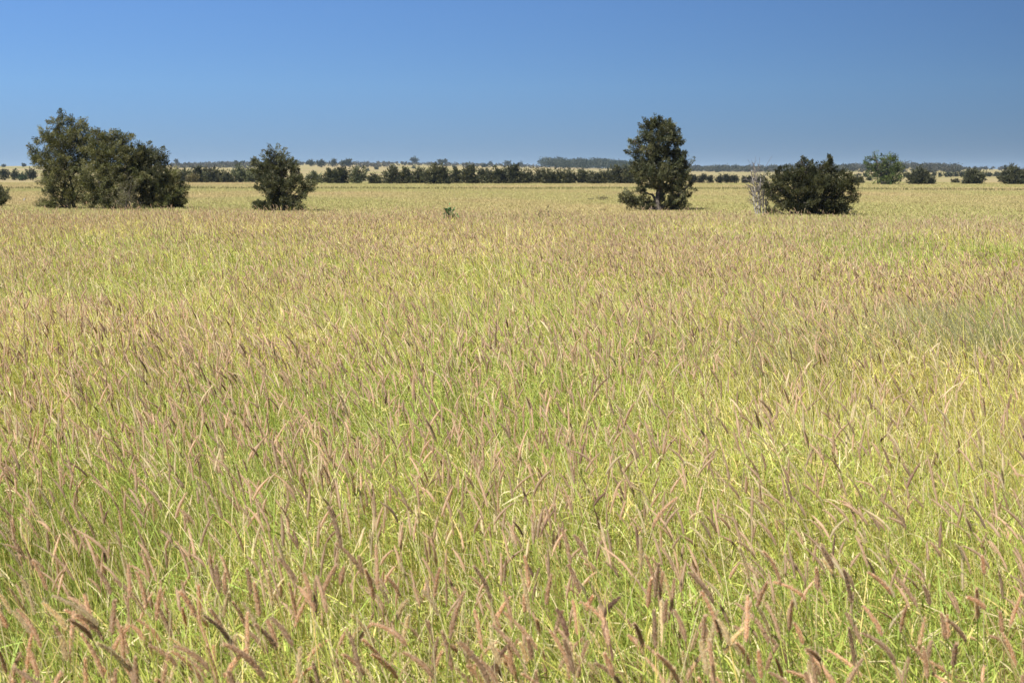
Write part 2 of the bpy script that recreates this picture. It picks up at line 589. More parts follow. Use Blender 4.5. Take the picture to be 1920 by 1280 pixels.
def pasture(y0, y1, rho, w, L0, L1, K=1):
    x, y = scatter(y0, y1, rho, 1.2, 4)
    ok = y > edge(x, y) - .5
    u = 960 + F * x / y
    fur = 142 - 8 * np.clip((u - 1200) / 700, -1, 1) + 3 * np.sin(x * .06)         # shallow drain crossing the paddock
    gap = np.abs(y - fur) < 1.6 + .8 * np.sin(x * .35)
    ok &= ~gap
    x, y = x[ok], y[ok]; n = len(x)
    g = PN(x * .07 + 9, y * .035 + 4); g = np.clip(.5 + (g - .5) * 2.2, 0, 1)
    g = np.clip(g + .25 * (1 - smooth(40, 90, y)), 0, 1)
    L = (L0 + (L1 - L0) * R.random(n)) * (.8 + .5 * PN(x * .3, y * .2 + 50))
    az = R.random(n) * 2 * np.pi; til = np.radians(10 + 30 * R.random(n))
    d0 = norm(np.stack([np.cos(az) * np.sin(til) - .1, np.sin(az) * np.sin(til), np.cos(til)], 1))
    bend = np.stack([np.cos(az) * .2 - .1, np.sin(az) * .2, -.2 * np.ones(n)], 1)
    k = np.clip(g + .15 * R.normal(size=n), 0, 1)[:, None]
    c = np.array([.54, .43, .22]) * (1 - k) + np.array([.43, .42, .165]) * k
    c = np.where((R.random(n) < .12)[:, None], np.array([.50, .39, .22]), c) * (.88 + .2 * R.random((n, 1)))
    blades(past, np.stack([x, y, terr(x, y) - .01], 1), d0, bend, L, w * (.7 + .6 * R.random(n)), K, c, tip=.3)


pasture(25, 50, 260, .013, .07, .22, 2)
pasture(50, 90, 130, .022, .07, .18, 2)
pasture(90, 150, 60, .036, .08, .17)
pasture(150, 235, 24, .060, .09, .18)
# the drain's own darker sedge
n = 6000
x = (R.random(n) * 2 - 1) * 80; u = 960 + F * x / 142
y = 142 - 8 * np.clip((u - 1200) / 700, -1, 1) + 3 * np.sin(x * .06) + R.normal(size=n) * .5
ok = PN(x * .12 + 3, y * 0 + 7) > .30; x, y = x[ok], y[ok]; n = len(x)
az = R.random(n) * 2 * np.pi
d0 = norm(np.stack([np.cos(az) * .3, np.sin(az) * .3, np.ones(n)], 1))
blades(past, np.stack([x, y, terr(x, y) - .01], 1), d0, np.zeros((n, 3)) + [0, 0, -.1], (.20 + .14 * R.random(n)), .08 * np.ones(n), 1,
       np.array([.17, .17, .07]) * (.7 + .6 * R.random((n, 1))), tip=.4)
tag(past.build('pasture_grass', M_PAST), 'short pale straw and olive grass of the paddock beyond the tall field', 'grass', kind='stuff')

# ------------------------------------------------------------------ trees and shrubs
def plant(name, label, cat, base, blobs, leaf, clump, col, stems, group=None, fill=.5, droop=0., shape='feather', d_scale=.8,
          bark=None, sprigs=0, trunk_r=.09, leaf_w=.27, var=.35, part='crown', stem_name='trunk'):
    """blobs: (px, py, rx, ry[, weight]) in photo pixels at the distance of the base; every blob gets real depth"""
    base = np.asarray(base, float); d = base[1]
    root = empty(name, base); tag(root, label, cat, group)
    s = d / F
    lm, tm = MB(), MB()
    cents = []
    for b in blobs:
        c = at(b[0], b[1], d); rx, rz = b[2] * s, b[3] * s
        c[1] += R.normal() * .25 * rx
        rad = np.array([rx, rx * d_scale, rz]); cents.append((c, rad))
    for (c, rad), b in zip(cents, blobs):
        wgt = b[4] if len(b) > 4 else 1.
        area = (rad[0] * rad[1] * rad[2]) ** (2 / 3)
        nc = max(5, int(fill * wgt * 13 * area / clump ** 2))
        u = rand_dir(nc) * (R.random((nc, 1)) ** .42)
        cc = c + u * rad
        cc = cc[cc[:, 2] > base[2] + .05]
        nc = len(cc)
        if nc == 0: continue
        cd = norm(u[:nc] * [1, 1, .7] + [0, 0, .45 - droop] + R.normal(size=(nc, 3)) * .3)      # growth direction of each tuft
        cr = clump * (.55 + .8 * R.random(nc))
        ctone = np.clip(1 + var * R.normal(size=nc), .45, 1.9)
        ctint = R.random(nc)
        nl = leaf[1]
        idx = np.repeat(np.arange(nc), nl); m = len(idx)
        t = R.random(m)
        off = rand_dir(m) * (cr[idx] * .55 * (1 - .55 * t))[:, None]
        pos = cc[idx] + cd[idx] * (cr[idx] * (t * 1.7 - .7))[:, None] + off
        ld = norm(cd[idx] * .9 + off / np.maximum(cr[idx], .01)[:, None] * .9 + R.normal(size=(m, 3)) * .45)
        nn = norm(R.normal(size=(m, 3)) + (pos - c) / rad * .6 + [0, 0, .3])
        ll = leaf[0] * (.6 + .8 * R.random(m))
        lc = np.asarray(col[0])[None] * (1 - ctint[idx, None]) + np.asarray(col[1])[None] * ctint[idx, None]
        lc = lc * ctone[idx, None] * (.75 + .5 * R.random((m, 1)))
        good = pos[:, 2] > base[2] + .02
        leaves(lm, pos[good], ld[good], nn[good], ll[good], (ll * leaf_w)[good], lc[good])
        # twigs to some of the tufts
        for k in R.choice(nc, min(nc, 6 if clump < 1 else 2), replace=False):
            a = c + (cc[k] - c) * .1
            tube(tm, wiggle(a, cc[k], 4, .03 * rad[0]), np.linspace(trunk_r * .2, trunk_r * .07, 4), 4)
    # stems and limbs
    for (sx, sy) in stems:
        foot = base + np.array([(sx), sy, -.05])
        order = sorted(range(len(cents)), key=lambda i: cents[i][0][2])
        hi = cents[order[-1]][0]
        near = [i for i in order if abs(cents[i][0][0] - foot[0]) < 2.2 * cents[i][1][0] + .6]
        top = cents[near[-1]][0] if near else hi
        top = top + np.array([0, 0, cents[near[-1] if near else order[-1]][1][2] * .5])
        path = wiggle(foot, top, 9, .05 * (top[2] - foot[2]) * .6)
        r = np.linspace(1, .12, 9) * trunk_r / math.sqrt(len(stems)); r[0] *= 1.35
        tube(tm, path, r, 7)
        for i in near:
            c = cents[i][0]
            k = int(np.clip(np.searchsorted(path[:, 2], c[2] - .6 * abs(c[0] - path[4, 0]) - .1 * trunk_r) - 1, 0, 7))
            tube(tm, wiggle(path[k], c, 6, .04 * np.linalg.norm(c - path[k])), np.linspace(r[k] * .6, trunk_r * .12, 6), 5)
    # bare sprigs sticking out of the top
    lm.build(part, M_LEAF, root, base)
    tm.build(stem_name, bark or M_BARK, root, base, True)
    return root


OL = ((.080, .090, .036), (.165, .155, .070))        # olive
DK = ((.056, .066, .034), (.118, .116, .058))        # dark green
GY = ((.10, .10, .060), (.17, .15, .09))          # grey brown
BG = ((.055, .090, .024), (.110, .130, .036))          # bright green


def gb(px, py): return ground_hit(px, py)


FINE = (.090, 115)
# --- cluster on the left
g = 'trees of the clump on the left'
b = gb(128, 393)
plant('feathery_tree', 'tallest feathery olive tree at the left end of the left clump', 'tree', b,
      [(108, 232, 14, 22), (140, 238, 18, 26), (92, 262, 22, 22), (128, 272, 34, 28), (152, 262, 22, 26), (68, 292, 12, 10, .7), (86, 302, 30, 22), (122, 316, 36, 30),
       (156, 322, 24, 36), (164, 284, 14, 18), (170, 268, 9, 10), (100, 336, 26, 16), (92, 358, 16, 9, .7), (112, 372, 24, 14), (140, 364, 24, 26), (96, 384, 22, 8, .8), (62, 286, 7, 7, .6)],
      FINE, .26, OL, [(0, 0), (.25, .2), (-.2, .3)], g, .66, trunk_r=.12)
b = gb(212, 393.5)
plant('feathery_tree', 'broad olive tree in the middle of the left clump', 'tree', b,
      [(180, 258, 14, 18), (206, 262, 22, 16), (232, 268, 20, 18), (178, 292, 26, 26), (212, 300, 36, 32), (244, 304, 24, 26), (256, 294, 14, 18), (258, 330, 18, 26), (190, 340, 34, 34), (232, 344, 36, 36), (180, 374, 26, 20), (222, 378, 34, 18)],
      FINE, .26, OL, [(0, 0), (-.3, .2), (.3, .1)], g, .72, trunk_r=.12)
b = gb(284, 393)
plant('feathery_tree', 'shorter pointed tree on the right side of the left clump', 'tree', b,
      [(273, 278, 11, 14), (290, 290, 18, 14), (272, 302, 18, 20), (296, 306, 16, 18), (268, 336, 28, 26), (294, 336, 22, 22), (276, 372, 30, 22)],
      FINE, .24, DK, [(0, 0), (.2, .2)], g, .66, trunk_r=.09)
b = gb(320, 393)
plant('dense_shrub', 'low rounded olive shrub at the right foot of the left clump', 'shrub', b,
      [(316, 336, 20, 22), (328, 356, 20, 26), (308, 366, 26, 26), (332, 378, 14, 15), (318, 384, 26, 10)],
      FINE, .22, OL, [(0, 0), (.2, .1), (-.2, 0)], g, .75, trunk_r=.07, stem_name='stems')
b = gb(72, 391)
plant('small_shrub', 'small ragged shrub at the left foot of the left clump', 'shrub', b,
      [(74, 374, 7, 8), (70, 384, 7, 7), (80, 386, 10, 6)], (.06, 20), .14, OL, [(0, 0)], None, .8, trunk_r=.03, stem_name='stems')
b = gb(234, 396)
plant('dull_shrub', 'dull grey brown shrub at the front of the left clump', 'shrub', b,
      [(232, 360, 22, 16), (246, 350, 16, 14), (222, 376, 24, 16), (248, 378, 18, 14)], (.07, 22), .2, GY, [(0, 0), (.1, .1)], None, .45, trunk_r=.05, stem_name='stems')
b = gb(-8, 389)
plant('dense_shrub', 'dark shrub cut off by the left edge of the photo', 'shrub', b,
      [(-12, 366, 18, 14), (4, 364, 9, 9), (-10, 380, 20, 10), (5, 376, 8, 8), (-26, 368, 16, 20)], FINE, .22, DK, [(0, 0), (.1, .1)], None, .7, trunk_r=.06, stem_name='stems')
# --- lone young tree
b = gb(530, 398)
plant('young_tree', 'bushy dark tree standing alone between the left clump and the middle', 'tree', b,
      [(516, 292, 20, 13), (504, 300, 10, 10), (534, 302, 14, 10), (510, 316, 30, 18), (488, 322, 14, 14), (544, 312, 14, 12), (530, 332, 34, 20), (498, 344, 24, 22), (562, 342, 20, 16, .8), (580, 346, 12, 9, .6),
       (524, 362, 34, 26), (566, 362, 18, 18, .7), (505, 384, 22, 14), (540, 382, 26, 15), (492, 388, 10, 8), (478, 304, 5, 5, .6), (480, 384, 5, 6, .5), (550, 396, 20, 4, .5)],
      FINE, .22, DK, [(0, 0), (-.2, .1), (.25, .1)], None, .45, trunk_r=.10)
# --- the tall lone tree on the right
b = gb(1233, 396)
plant('conical_tree', 'tall cone shaped dark tree with gaps standing alone right of centre', 'tree', b,
      [(1222, 236, 18, 11), (1236, 232, 16, 9), (1262, 250, 16, 14), (1228, 296, 20, 16), (1268, 320, 22, 16), (1250, 240, 16, 12), (1240, 258, 30, 16), (1212, 256, 14, 10), (1262, 268, 16, 16), (1190, 266, 10, 9, .8), (1218, 280, 24, 14, .8), (1192, 286, 15, 10, .9), (1250, 286, 24, 14),
       (1276, 292, 14, 14), (1212, 308, 28, 14, .8), (1250, 312, 32, 16), (1284, 304, 10, 9, .7), (1196, 316, 20, 10), (1226, 328, 38, 14), (1264, 332, 28, 14), (1218, 344, 22, 9, .8), (1288, 336, 12, 8, .7),
       (1254, 352, 26, 12, .9), (1286, 352, 14, 12, .8), (1274, 372, 24, 16, .7), (1248, 380, 26, 14, .8), (1212, 382, 24, 10), (1188, 378, 18, 9), (1172, 374, 9, 6, .9), (1182, 366, 7, 5, .8), (1270, 388, 20, 7, .7), (1204, 356, 12, 7, .5)],
      FINE, .20, DK, [(0, 0)], None, .50, trunk_r=.15)
# --- the wide bush
b = gb(1522, 405)
plant('wide_bush', 'wide dense dark bush with two raised tops beside the dead stems', 'bush', b,
      [(1503, 304, 10, 8, .9), (1516, 312, 12, 8, .6), (1556, 305, 13, 10), (1545, 314, 8, 8, .7), (1470, 330, 20, 12), (1496, 326, 24, 12), (1532, 328, 26, 12), (1566, 328, 20, 12), (1588, 344, 18, 16), (1456, 350, 18, 14, .8),
       (1484, 352, 32, 22), (1528, 354, 36, 24), (1568, 360, 30, 22), (1602, 356, 11, 10, .8), (1598, 376, 12, 5, .7), (1462, 376, 18, 12, .5), (1494, 382, 32, 16), (1536, 386, 34, 16), (1568, 388, 20, 12),
       (1444, 366, 12, 20, .45), (1448, 346, 14, 12, .7), (1452, 396, 16, 7, .5), (1500, 398, 26, 7, .8), (1540, 400, 28, 5, .8), (1584, 397, 9, 4, .6), (1586, 386, 8, 5, .5)],
      FINE, .21, ((.030, .036, .016), (.075, .075, .032)), [(0, 0), (-.6, .1), (.6, .2), (-.3, -.1), (.3, -.2)], None, .55, trunk_r=.12, stem_name='stems')
# --- the dead white tree
b = gb(1424, 404)
root = empty('dead_tree', b); tag(root, 'bleached dead tree of bare white stems at the left side of the wide bush', 'dead tree')
s = b[1] / F
fx = lambda px, py, dy=0: at(px, py, b[1] + dy)
tm, wm = MB(), MB()
stemz = [((1421, 404), (1417, 372), (1413, 345), (1410, 318)), ((1425, 404), (1424, 366), (1426, 340), (1427, 328)), ((1430, 404), (1431, 372), (1433, 348), (1434, 334)),
         ((1418, 404), (1414, 380), (1412, 364), (1410, 352)), ((1425, 404), (1421, 350), (1416, 330), (1413, 306)), ((1434, 404), (1437, 382), (1440, 362), (1444, 352))]
ends = []
for k, pl in enumerate(stemz):
    pts = np.array([fx(*q, dy=.12 * math.sin(k * 2.1) * i / 2) for i, q in enumerate(pl)])
    t = np.linspace(0, 1, 12)
    path = np.stack([np.interp(t * 3, np.arange(4), pts[:, j]) for j in range(3)], 1) + R.normal(size=(12, 3)) * .012
    path[0, 2] -= .06
    tube(tm, path, np.linspace(.030, .013, 12), 6); ends.append(path)
for k in range(80):
    p = ends[k % 6]; i = R.integers(2, 9)
    a = p[i]; L = .18 + .45 * R.random()
    dd = norm(np.array([R.normal() * .6, R.normal() * .6, .55 + .5 * R.random()]))
    pa = wiggle(a, a + dd * L, 5, .02); tube(wm, pa, np.linspace(.016, .007, 5), 4)
    for q in range(3):
        a2 = pa[R.integers(1, 5)]; d2 = norm(dd + R.normal(size=3) * .6)
        tube(wm, wiggle(a2, a2 + d2 * L * .5, 3, .01), np.linspace(.010, .005, 3), 3)
for px in (1402, 1409, 1417, 1421, 1424, 1448):            # long thin dead whips rising from the crown
    i = R.integers(0, 6)
    tube(wm, wiggle(ends[i][8], fx(px, 292 + R.random() * 14), 6, .03), np.linspace(.008, .0045, 6), 4)
tm.build('trunk', M_DEAD, root, b, True); wm.build('twigs', M_TWIG, root, b, True)
# --- green tree and bushes on the right of the paddock
b = gb(1656, 346.5)
plant('spreading_tree', 'bright green spreading tree with gaps standing right of the wide bush', 'tree', b,
      [(1640, 296, 8, 6), (1662, 298, 16, 8), (1674, 300, 9, 9), (1632, 308, 11, 8), (1654, 308, 16, 9), (1682, 312, 10, 9), (1642, 318, 16, 7), (1668, 320, 20, 9), (1688, 318, 9, 7), (1630, 326, 8, 5), (1648, 330, 16, 8),
       (1672, 332, 20, 9), (1664, 340, 20, 7), (1684, 336, 9, 7)],
      (.30, 40), .50, BG, [(0, 0), (.3, .2)], None, .38, trunk_r=.28)
for (px, hw, ty, by, lab) in [(1724, 19, 318, 346, 'dark round bush just right of the bright green spreading tree'),
                              (1740, 11, 337, 346, 'low flat bush at the right foot of the dark round bush beside the green tree'),
                              (1826, 20, 321, 345.5, 'dark flat topped bush standing alone near the right edge'),
                              (1898, 24, 316, 346, 'large dark bush cut into by the right edge of the photo'),
                              (1930, 22, 318, 346, 'dark bush mostly outside the right edge of the photo'),
                              (1612, 6, 335, 344, 'small round grey green bush left of the green spreading tree'),
                              (1791, 6, 340.5, 343.5, 'small low brown bush alone on the straw between two dark bushes')]:
    b = gb(px, by); h = by - ty; B = []
    for i in range(7 if hw > 9 else 4):
        a = R.random() * 2 - 1
        B.append((px + a * hw * .6, ty + h * (.30 + .45 * R.random()) + abs(a) * h * .10, hw * .42, h * .30))
    B += [(px, ty + h * .28, hw * .5, h * .28), (px - hw * .5, by - h * .35, hw * .5, h * .3), (px + hw * .5, by - h * .38, hw * .45, h * .3), (px, by - h * .25, hw * .7, h * .25)]
    plant('round_bush', lab, 'bush', b, B, (.40, 36), .5 if hw > 9 else .35, ((.055, .060, .034), (.095, .095, .05)) if hw != 6 else GY, [(0, 0)], None, .75, trunk_r=.15, stem_name='stems')

# --- the shrub row along the far edge of the paddock
row = [(345, 14, 320), (362, 10, 330, 'y'), (376, 15, 313), (404, 21, 318), (425, 12, 325), (451, 20, 313, 'g'), (474, 12, 318), (590, 13, 325, 'g'), (622, 16, 321), (640, 16, 314), (672, 13, 318, 'g'), (704, 9, 328),
       (736, 15, 314), (761, 13, 320), (785, 15, 317), (820, 25, 312), (856, 15, 316), (881, 17, 314), (908, 17, 317), (935, 18, 316), (964, 21, 311), (988, 12, 322), (1016, 14, 315), (1032, 10, 323), (1050, 13, 321),
       (1068, 11, 321), (1094, 15, 321), (1112, 9, 327), (1124, 10, 326), (1142, 12, 320), (1163, 20, 312), (1182, 14, 318)]
for i, rw in enumerate(row):
    px, hw, ty = rw[:3]; tn = rw[3] if len(rw) > 3 else 'd'
    by = np.interp(px, [330, 480, 600, 760, 1200], [342, 342.5, 344.5, 345, 344.5]) + R.normal() * .25
    b = gb(px, by); b = b + np.array([0, R.normal() * 1.5, 0]); h = by - ty
    col = {'d': ((.042, .050, .024), (.085, .082, .038)), 'g': ((.08, .095, .055), (.13, .14, .07)), 'y': ((.12, .10, .05), (.16, .14, .06))}[tn]
    B = [(px, ty + h * .3, hw * .55, h * .3)]
    for k in range(6):
        a = (k + .5) / 3 - 1
        B.append((px + a * hw * .75, ty + h * (.42 + .30 * abs(a) + .12 * R.normal() * .8), hw * .45, h * .30))
    B += [(px - hw * .45, by - h * .22, hw * .55, h * .22), (px + hw * .45, by - h * .22, hw * .55, h * .22)]
    where = ('left part of the far shrub row, between the left clump and the lone young tree' if px < 480 else
             'far shrub row just right of the lone young tree' if px < 720 else
             'dense middle of the far shrub row' if px < 1000 else 'far shrub row left of the tall cone shaped tree')
    first = {'d': 'dark shrub', 'g': 'loose grey green shrub', 'y': 'pale yellowish shrub'}[tn]
    size = 'tall' if h > 30 else ('low' if h < 20 else 'medium')
    ordn = ['first', 'second', 'third', 'fourth', 'fifth', 'sixth', 'seventh', 'eighth', 'ninth', 'tenth']
    grp_start = [j for j, q in enumerate(row) if (q[0] < 480) == (px < 480) and (q[0] < 720) == (px < 720) and (q[0] < 1000) == (px < 1000)]
    nth = ordn[grp_start.index(i)] if grp_start.index(i) < 10 else 'last'
    short = {'left part of the far shrub row, between the left clump and the lone young tree': 'between the left clump and young tree',
             'far shrub row just right of the lone young tree': 'right of the lone young tree',
             'dense middle of the far shrub row': 'from the left in the dense middle row',
             'far shrub row left of the tall cone shaped tree': 'from the left in the row ending at the conical tree'}[where]
    plant('row_shrub', f'{size} {first}, {nth} {short}', 'shrub', b, B, (.42, 34), .62, col, [(0, 0)], 'shrubs in the row along the far edge of the paddock', .62 if tn != 'g' else .4,
          trunk_r=.14, stem_name='stems')

# --- distant shrubs and trees: one small crown and stem each
def far_plant(name, label, cat, px, hw, ty, by, col, group=None, flat=False, trunk=.0, d=None):
    b = gb(px, by) if d is None else np.array([*at(px, by, d)[:2], 0]);
    if d is not None: b[2] = float(terr(b[0], b[1]))
    dd = b[1]; h = by - ty
    top = ty + h * (1 - trunk)
    B = [(px, (ty + top) / 2, hw * .8, (top - ty) * .5)]
    for k in range(3):
        a = R.random() * 2 - 1
        B.append((px + a * hw * .55, ty + (top - ty) * (.45 + .2 * R.normal() * .5 + .1 * abs(a)), hw * .5, (top - ty) * (.35 if not flat else .25)))
    s = dd / F
    return plant(name, label, cat, b, B, (1.6 * s, 24), 3.2 * s, col, [(0, 0)], group, .7, trunk_r=1.0 * s, leaf_w=.6, stem_name='trunk')


BL = ((.045, .055, .035), (.07, .075, .045))
for (px, hw, ty, by, lab) in [(8, 12, 318, 338, 'grey shrub at the left edge behind the paddock'), (28, 8, 318, 338, 'narrow grey tree left of the left clump'),
                              (42, 9, 324, 339, 'low green shrub left of the left clump'), (58, 11, 316, 338, 'darker shrub touching the left clump from behind')]:
    far_plant('distant_shrub', lab, 'shrub', px, hw, ty, by, BL if 'green' not in lab else ((.04, .07, .04), (.06, .09, .05)))
for (px, hw, ty, by, lab, fl, tr) in [
        (583, 8, 301.5, 312, 'leftmost dark tree of the clump on the middle ridge', False, .1), (602, 10, 301, 314, 'broadest tree of the clump on the middle ridge', False, .1),
        (624, 7, 299, 313, 'tallest tree at the right end of the clump on the middle ridge', False, .1), (643, 6, 301, 312, 'smaller of the paired trees on the ridge', False, .1),
        (653, 7, 299, 312, 'larger round tree of the pair on the ridge', False, .1), (777, 8, 296, 306.5, 'lone round tree on the skyline left of centre', False, .15),
        (826, 9, 301, 308.5, 'flat topped leaning tree on the skyline', True, .3), (835, 5, 300, 308, 'small tree joined to the flat topped one on the skyline', True, .3),
        (331, 2.2, 301, 310, 'thin tall tree on the ridge just right of the left clump', False, .5), (442, 2.4, 303, 308.5, 'tiny round tree on the ridge left of the young tree', False, .4),
        (455, 2.2, 304, 309, 'second tiny round tree on the ridge beside the young tree', False, .4), (415, 3, 304.5, 309, 'low tree on the ridge above the left shrub row', False, .2),
        (909, 6, 308, 314, 'dark low shrub below the skyline at the centre', False, 0), (920, 3, 305.5, 309.5, 'tiny shrub on the skyline at the centre', False, .1),
        (952, 8, 303, 309.5, 'wide low tree on the skyline right of centre', True, .1), (975, 5, 306, 311, 'small low tree right of the wide skyline tree', True, .1),
        (7, 2, 309.5, 313.5, 'tiny dark tree on the skyline at the far left', False, .2), (44, 2.5, 308, 313, 'tiny tree on the skyline close to the left clump', False, .2)]:
    far_plant('ridge_tree', lab, 'tree', px, hw, ty, by, BL, 'trees on the distant ridge', fl, tr)
# bluish bushes right of the tall tree
for (px, hw, ty, lab) in [(1300, 10, 327, 'first bluish bush right of the tall conical tree'), (1316, 9, 328, 'second bluish bush right of the tall conical tree'), (1331, 8, 330, 'third bluish bush right of the tall conical tree'),
                          (1349, 9, 328, 'left half of the wide bluish bush pair left of the dead tree'), (1362, 9, 328, 'right half of the wide bluish bush pair left of the dead tree'), (1377, 9, 330, 'darkest bluish bush left of the dead tree'),
                          (1396, 7, 331, 'small bluish bush next to the dead tree'), (1408, 8, 331, 'bluish bush directly behind the dead tree'), (1426, 8, 331, 'bluish bush between the dead tree and the wide bush')]:
    far_plant('distant_bush', lab, 'bush', px, hw, ty, 344.3, ((.034, .04, .03), (.05, .055, .04)), 'bluish bushes behind the dead tree')
for (px, hw, ty, by) in [(1610, 6, 326, 333), (1622, 5, 327, 333), (1632, 6, 333, 339), (1640, 5, 326, 333), (1700, 6, 325, 333), (1752, 4, 321, 332), (1762, 4, 326, 332), (1774, 6, 324, 332), (1782, 5, 325, 332),
                         (1792, 5, 323, 331.5), (1803, 6, 324, 331.5), (1811, 6, 322, 331), (1850, 6, 323, 331), (1856, 5, 326, 331.5), (1868, 6, 324, 331), (1878, 5, 325, 331.5)]:
    far_plant('paddock_bush', 'small dim bush in the broken line on the far straw flat at the right', 'bush', px, hw, ty, by, BL, 'broken line of small bushes at the right')
for (px, hw, ty, by) in [(706, 2.5, 315, 318), (776, 2, 312.5, 316), (742, 2, 315, 318), (852, 2, 313, 316), (690, 2, 318.5, 321), (1345, 1.6, 321, 323), (1500, 2, 320, 323)]:
    far_plant('slope_shrub', 'tiny dark shrub on the pale slope below the skyline', 'shrub', px, hw, ty, by, BL, 'tiny shrubs dotted over the pale slope')

# --- wooded and scrubby masses far off: nobody could count them
def mass(name, label, spans, n, hgt, leafs, col, spread):
    mb = MB(); tr = MB()
    for (x0, y0, x1, y1, h0, h1, wgt) in spans:
        m = int(n * wgt)
        t = R.random(m)
        for k in range(m):
            px = x0 + (x1 - x0) * t[k]; by = y0 + (y1 - y0) * t[k] + R.normal() * spread
            b = gb(px, by); s = b[1] / F
            h = (h0 + (h1 - h0) * R.random()) * s * (.72 + .56 * EN(px / 9, 3.3, 2))
            w_ = h * (.45 + .45 * R.random())
            c = b + [0, 0, h * .6]
            nl = leafs
            u = rand_dir(nl) * R.random((nl, 1)) ** .35
            pos = c + u * [w_, w_, h * .42]
            tone = (.7 + .6 * R.random())
            cc = (np.asarray(col[0]) + (np.asarray(col[1]) - np.asarray(col[0])) * R.random()) * tone
            leaves(mb, pos, norm(R.normal(size=(nl, 3)) + u), norm(R.normal(size=(nl, 3)) + u), 2.6 * s * (.6 + .8 * R.random(nl)), 1.7 * s * np.ones(nl), cc[None] * (.8 + .4 * R.random((nl, 1))))
            tube(mb, np.array([b - [0, 0, .3], b + [0, 0, h * .5]]), np.array([.22, .12]) * s, 4, (.10, .09, .08))
    tag(mb.build(name, M_LEAF), label, 'woodland', kind='stuff')


mass('far_woodland', 'blue green block of far woodland on the rise left of the tall tree', [(1021, 314, 1195, 317, 11, 18, 1)], 300, 0, 80, ((.028, .038, .022), (.048, .056, .03)), 1.2)
mass('hazy_woodland', 'hazy dark belt of woodland on the skyline behind the dead tree', [(1290, 321.5, 1480, 322.5, 7, 12, .6), (1470, 322, 1600, 321, 6, 12, .4)], 320, 0, 60, ((.045, .05, .035), (.07, .07, .05)), .5)
mass('hill_woodland', 'hazy scrub covering the low hill at the right', [(1560, 318, 1660, 316, 5, 9, .25), (1640, 315, 1800, 317, 5, 10, .45), (1560, 322, 1800, 322, 4, 7, .3), (1790, 318, 1960, 320, 3, 5, .12)], 420, 0, 45, ((.05, .055, .04), (.08, .075, .055)), 1.4)
mass('ridge_scrub', 'thin grey scrub strung along the skyline of the left ridge', [(320, 311, 480, 308.5, 1.5, 4, .3), (480, 308, 760, 308, 1.2, 3, .3), (760, 308, 1020, 313, 1.2, 3.5, .25), (330, 314, 480, 313, 1.5, 3, .15), (640, 311, 740, 312, 1.5, 3, .1)], 1100, 0, 14, ((.06, .06, .045), (.10, .09, .07)), 1.4)

# ------------------------------------------------------------------ small things in the paddock
b = np.array([*at(845, 412, 30.0)[:2], 0.])
plant('broadleaf_sapling', 'small dark leafy sapling rising at the field edge near the centre', 'sapling', b,
      [(845, 396, 7, 5), (838, 402, 8, 5), (850, 402, 8, 5), (844, 408, 12, 6), (846, 420, 10, 10)], (.055, 9), .06, ((.05, .12, .05), (.09, .18, .07)), [(0, 0)], None, .42, trunk_r=.010, leaf_w=.6, stem_name='stem')
for (px, ty, lab) in [(1012, 397, 'short wispy weed poking up left of the taller weed'), (1027, 390, 'tallest wispy weed poking up at the field edge right of centre'), (1048, 397, 'short wispy weed poking up right of the taller weed')]:
    b = np.array([*at(px, 412, 31.0)[:2], 0.])
    plant('wispy_weed', lab, 'weed', b, [(px, ty + 3, 4, 4, .6), (px + 1, ty + 10, 6, 6, .6)], (.04, 8), .06, GY, [(0, 0)], None, .3, trunk_r=.01, stem_name='stem')
b = gb(1130, 377)
plant('low_dark_shrub', 'low dark tuft lying alone in the open paddock left of the tall tree', 'shrub', b, [(1132, 372, 6, 3), (1124, 373, 7, 2, .5), (1110, 374, 5, 2, .4)], (.09, 10), .12, GY, [(0, 0)], None, .8, trunk_r=.02, stem_name='stem')
# pale stump by the left edge
b = gb(45, 378); m = MB()
s = b[1] / F
tube(m, np.array([b + [0, 0, -.05], b + [.01, 0, 2 * s], b + [.03, 0, 4 * s], b + [.10, 0, 6.5 * s]]), np.array([1.8, 1.5, 1.3, .7]) * s, 8)
tube(m, np.array([b + [0, 0, 2 * s], b + [-1.5 * s, 0, 4 * s]]), np.array([.7, .4]) * s, 6)
tag(m.build('dead_stump', M_DEAD, None, b, True), 'small pale stump in the paddock left of the left clump', 'stump')

# ------------------------------------------------------------------ haze
hz = MB()
x0, x1, y0, y1, z0, z1 = -5900, 5900, -5900, 5900, -32, 34
hz.add([(x0, y0, z0), (x1, y0, z0), (x1, y1, z0), (x0, y1, z0), (x0, y0, z1), (x1, y0, z1), (x1, y1, z1), (x0, y1, z1)],
       q=[(0, 3, 2, 1), (4, 5, 6, 7), (0, 1, 5, 4), (1, 2, 6, 5), (2, 3, 7, 6), (3, 0, 4, 7)])
m, nt, out = new_mat('haze_air')
pv = nt.nodes.new('ShaderNodeVolumePrincipled')
pv.inputs['Color'].default_value = (.50, .70, 1, 1); pv.inputs['Density'].default_value = .00009; pv.inputs['Anisotropy'].default_value = .0
nt.links.new(pv.outputs[0], out.inputs['Volume'])
tag(hz.build('haze', m), 'thin bluish air haze over the plain', 'haze', kind='stuff')

# ------------------------------------------------------------------ light
EL, ROT = math.radians(52), math.radians(-142)      # sun high on the left, behind the camera
w = bpy.data.worlds.new('World'); sc.world = w; w.use_nodes = True
nt = w.node_tree; bg = nt.nodes['Background']
sky = nt.nodes.new('ShaderNodeTexSky'); sky.sky_type = 'NISHITA'; sky.sun_disc = False
sky.sun_elevation = EL; sky.sun_rotation = ROT
sky.air_density = .6; sky.dust_density = .0; sky.ozone_density = 10.0; sky.altitude = 0
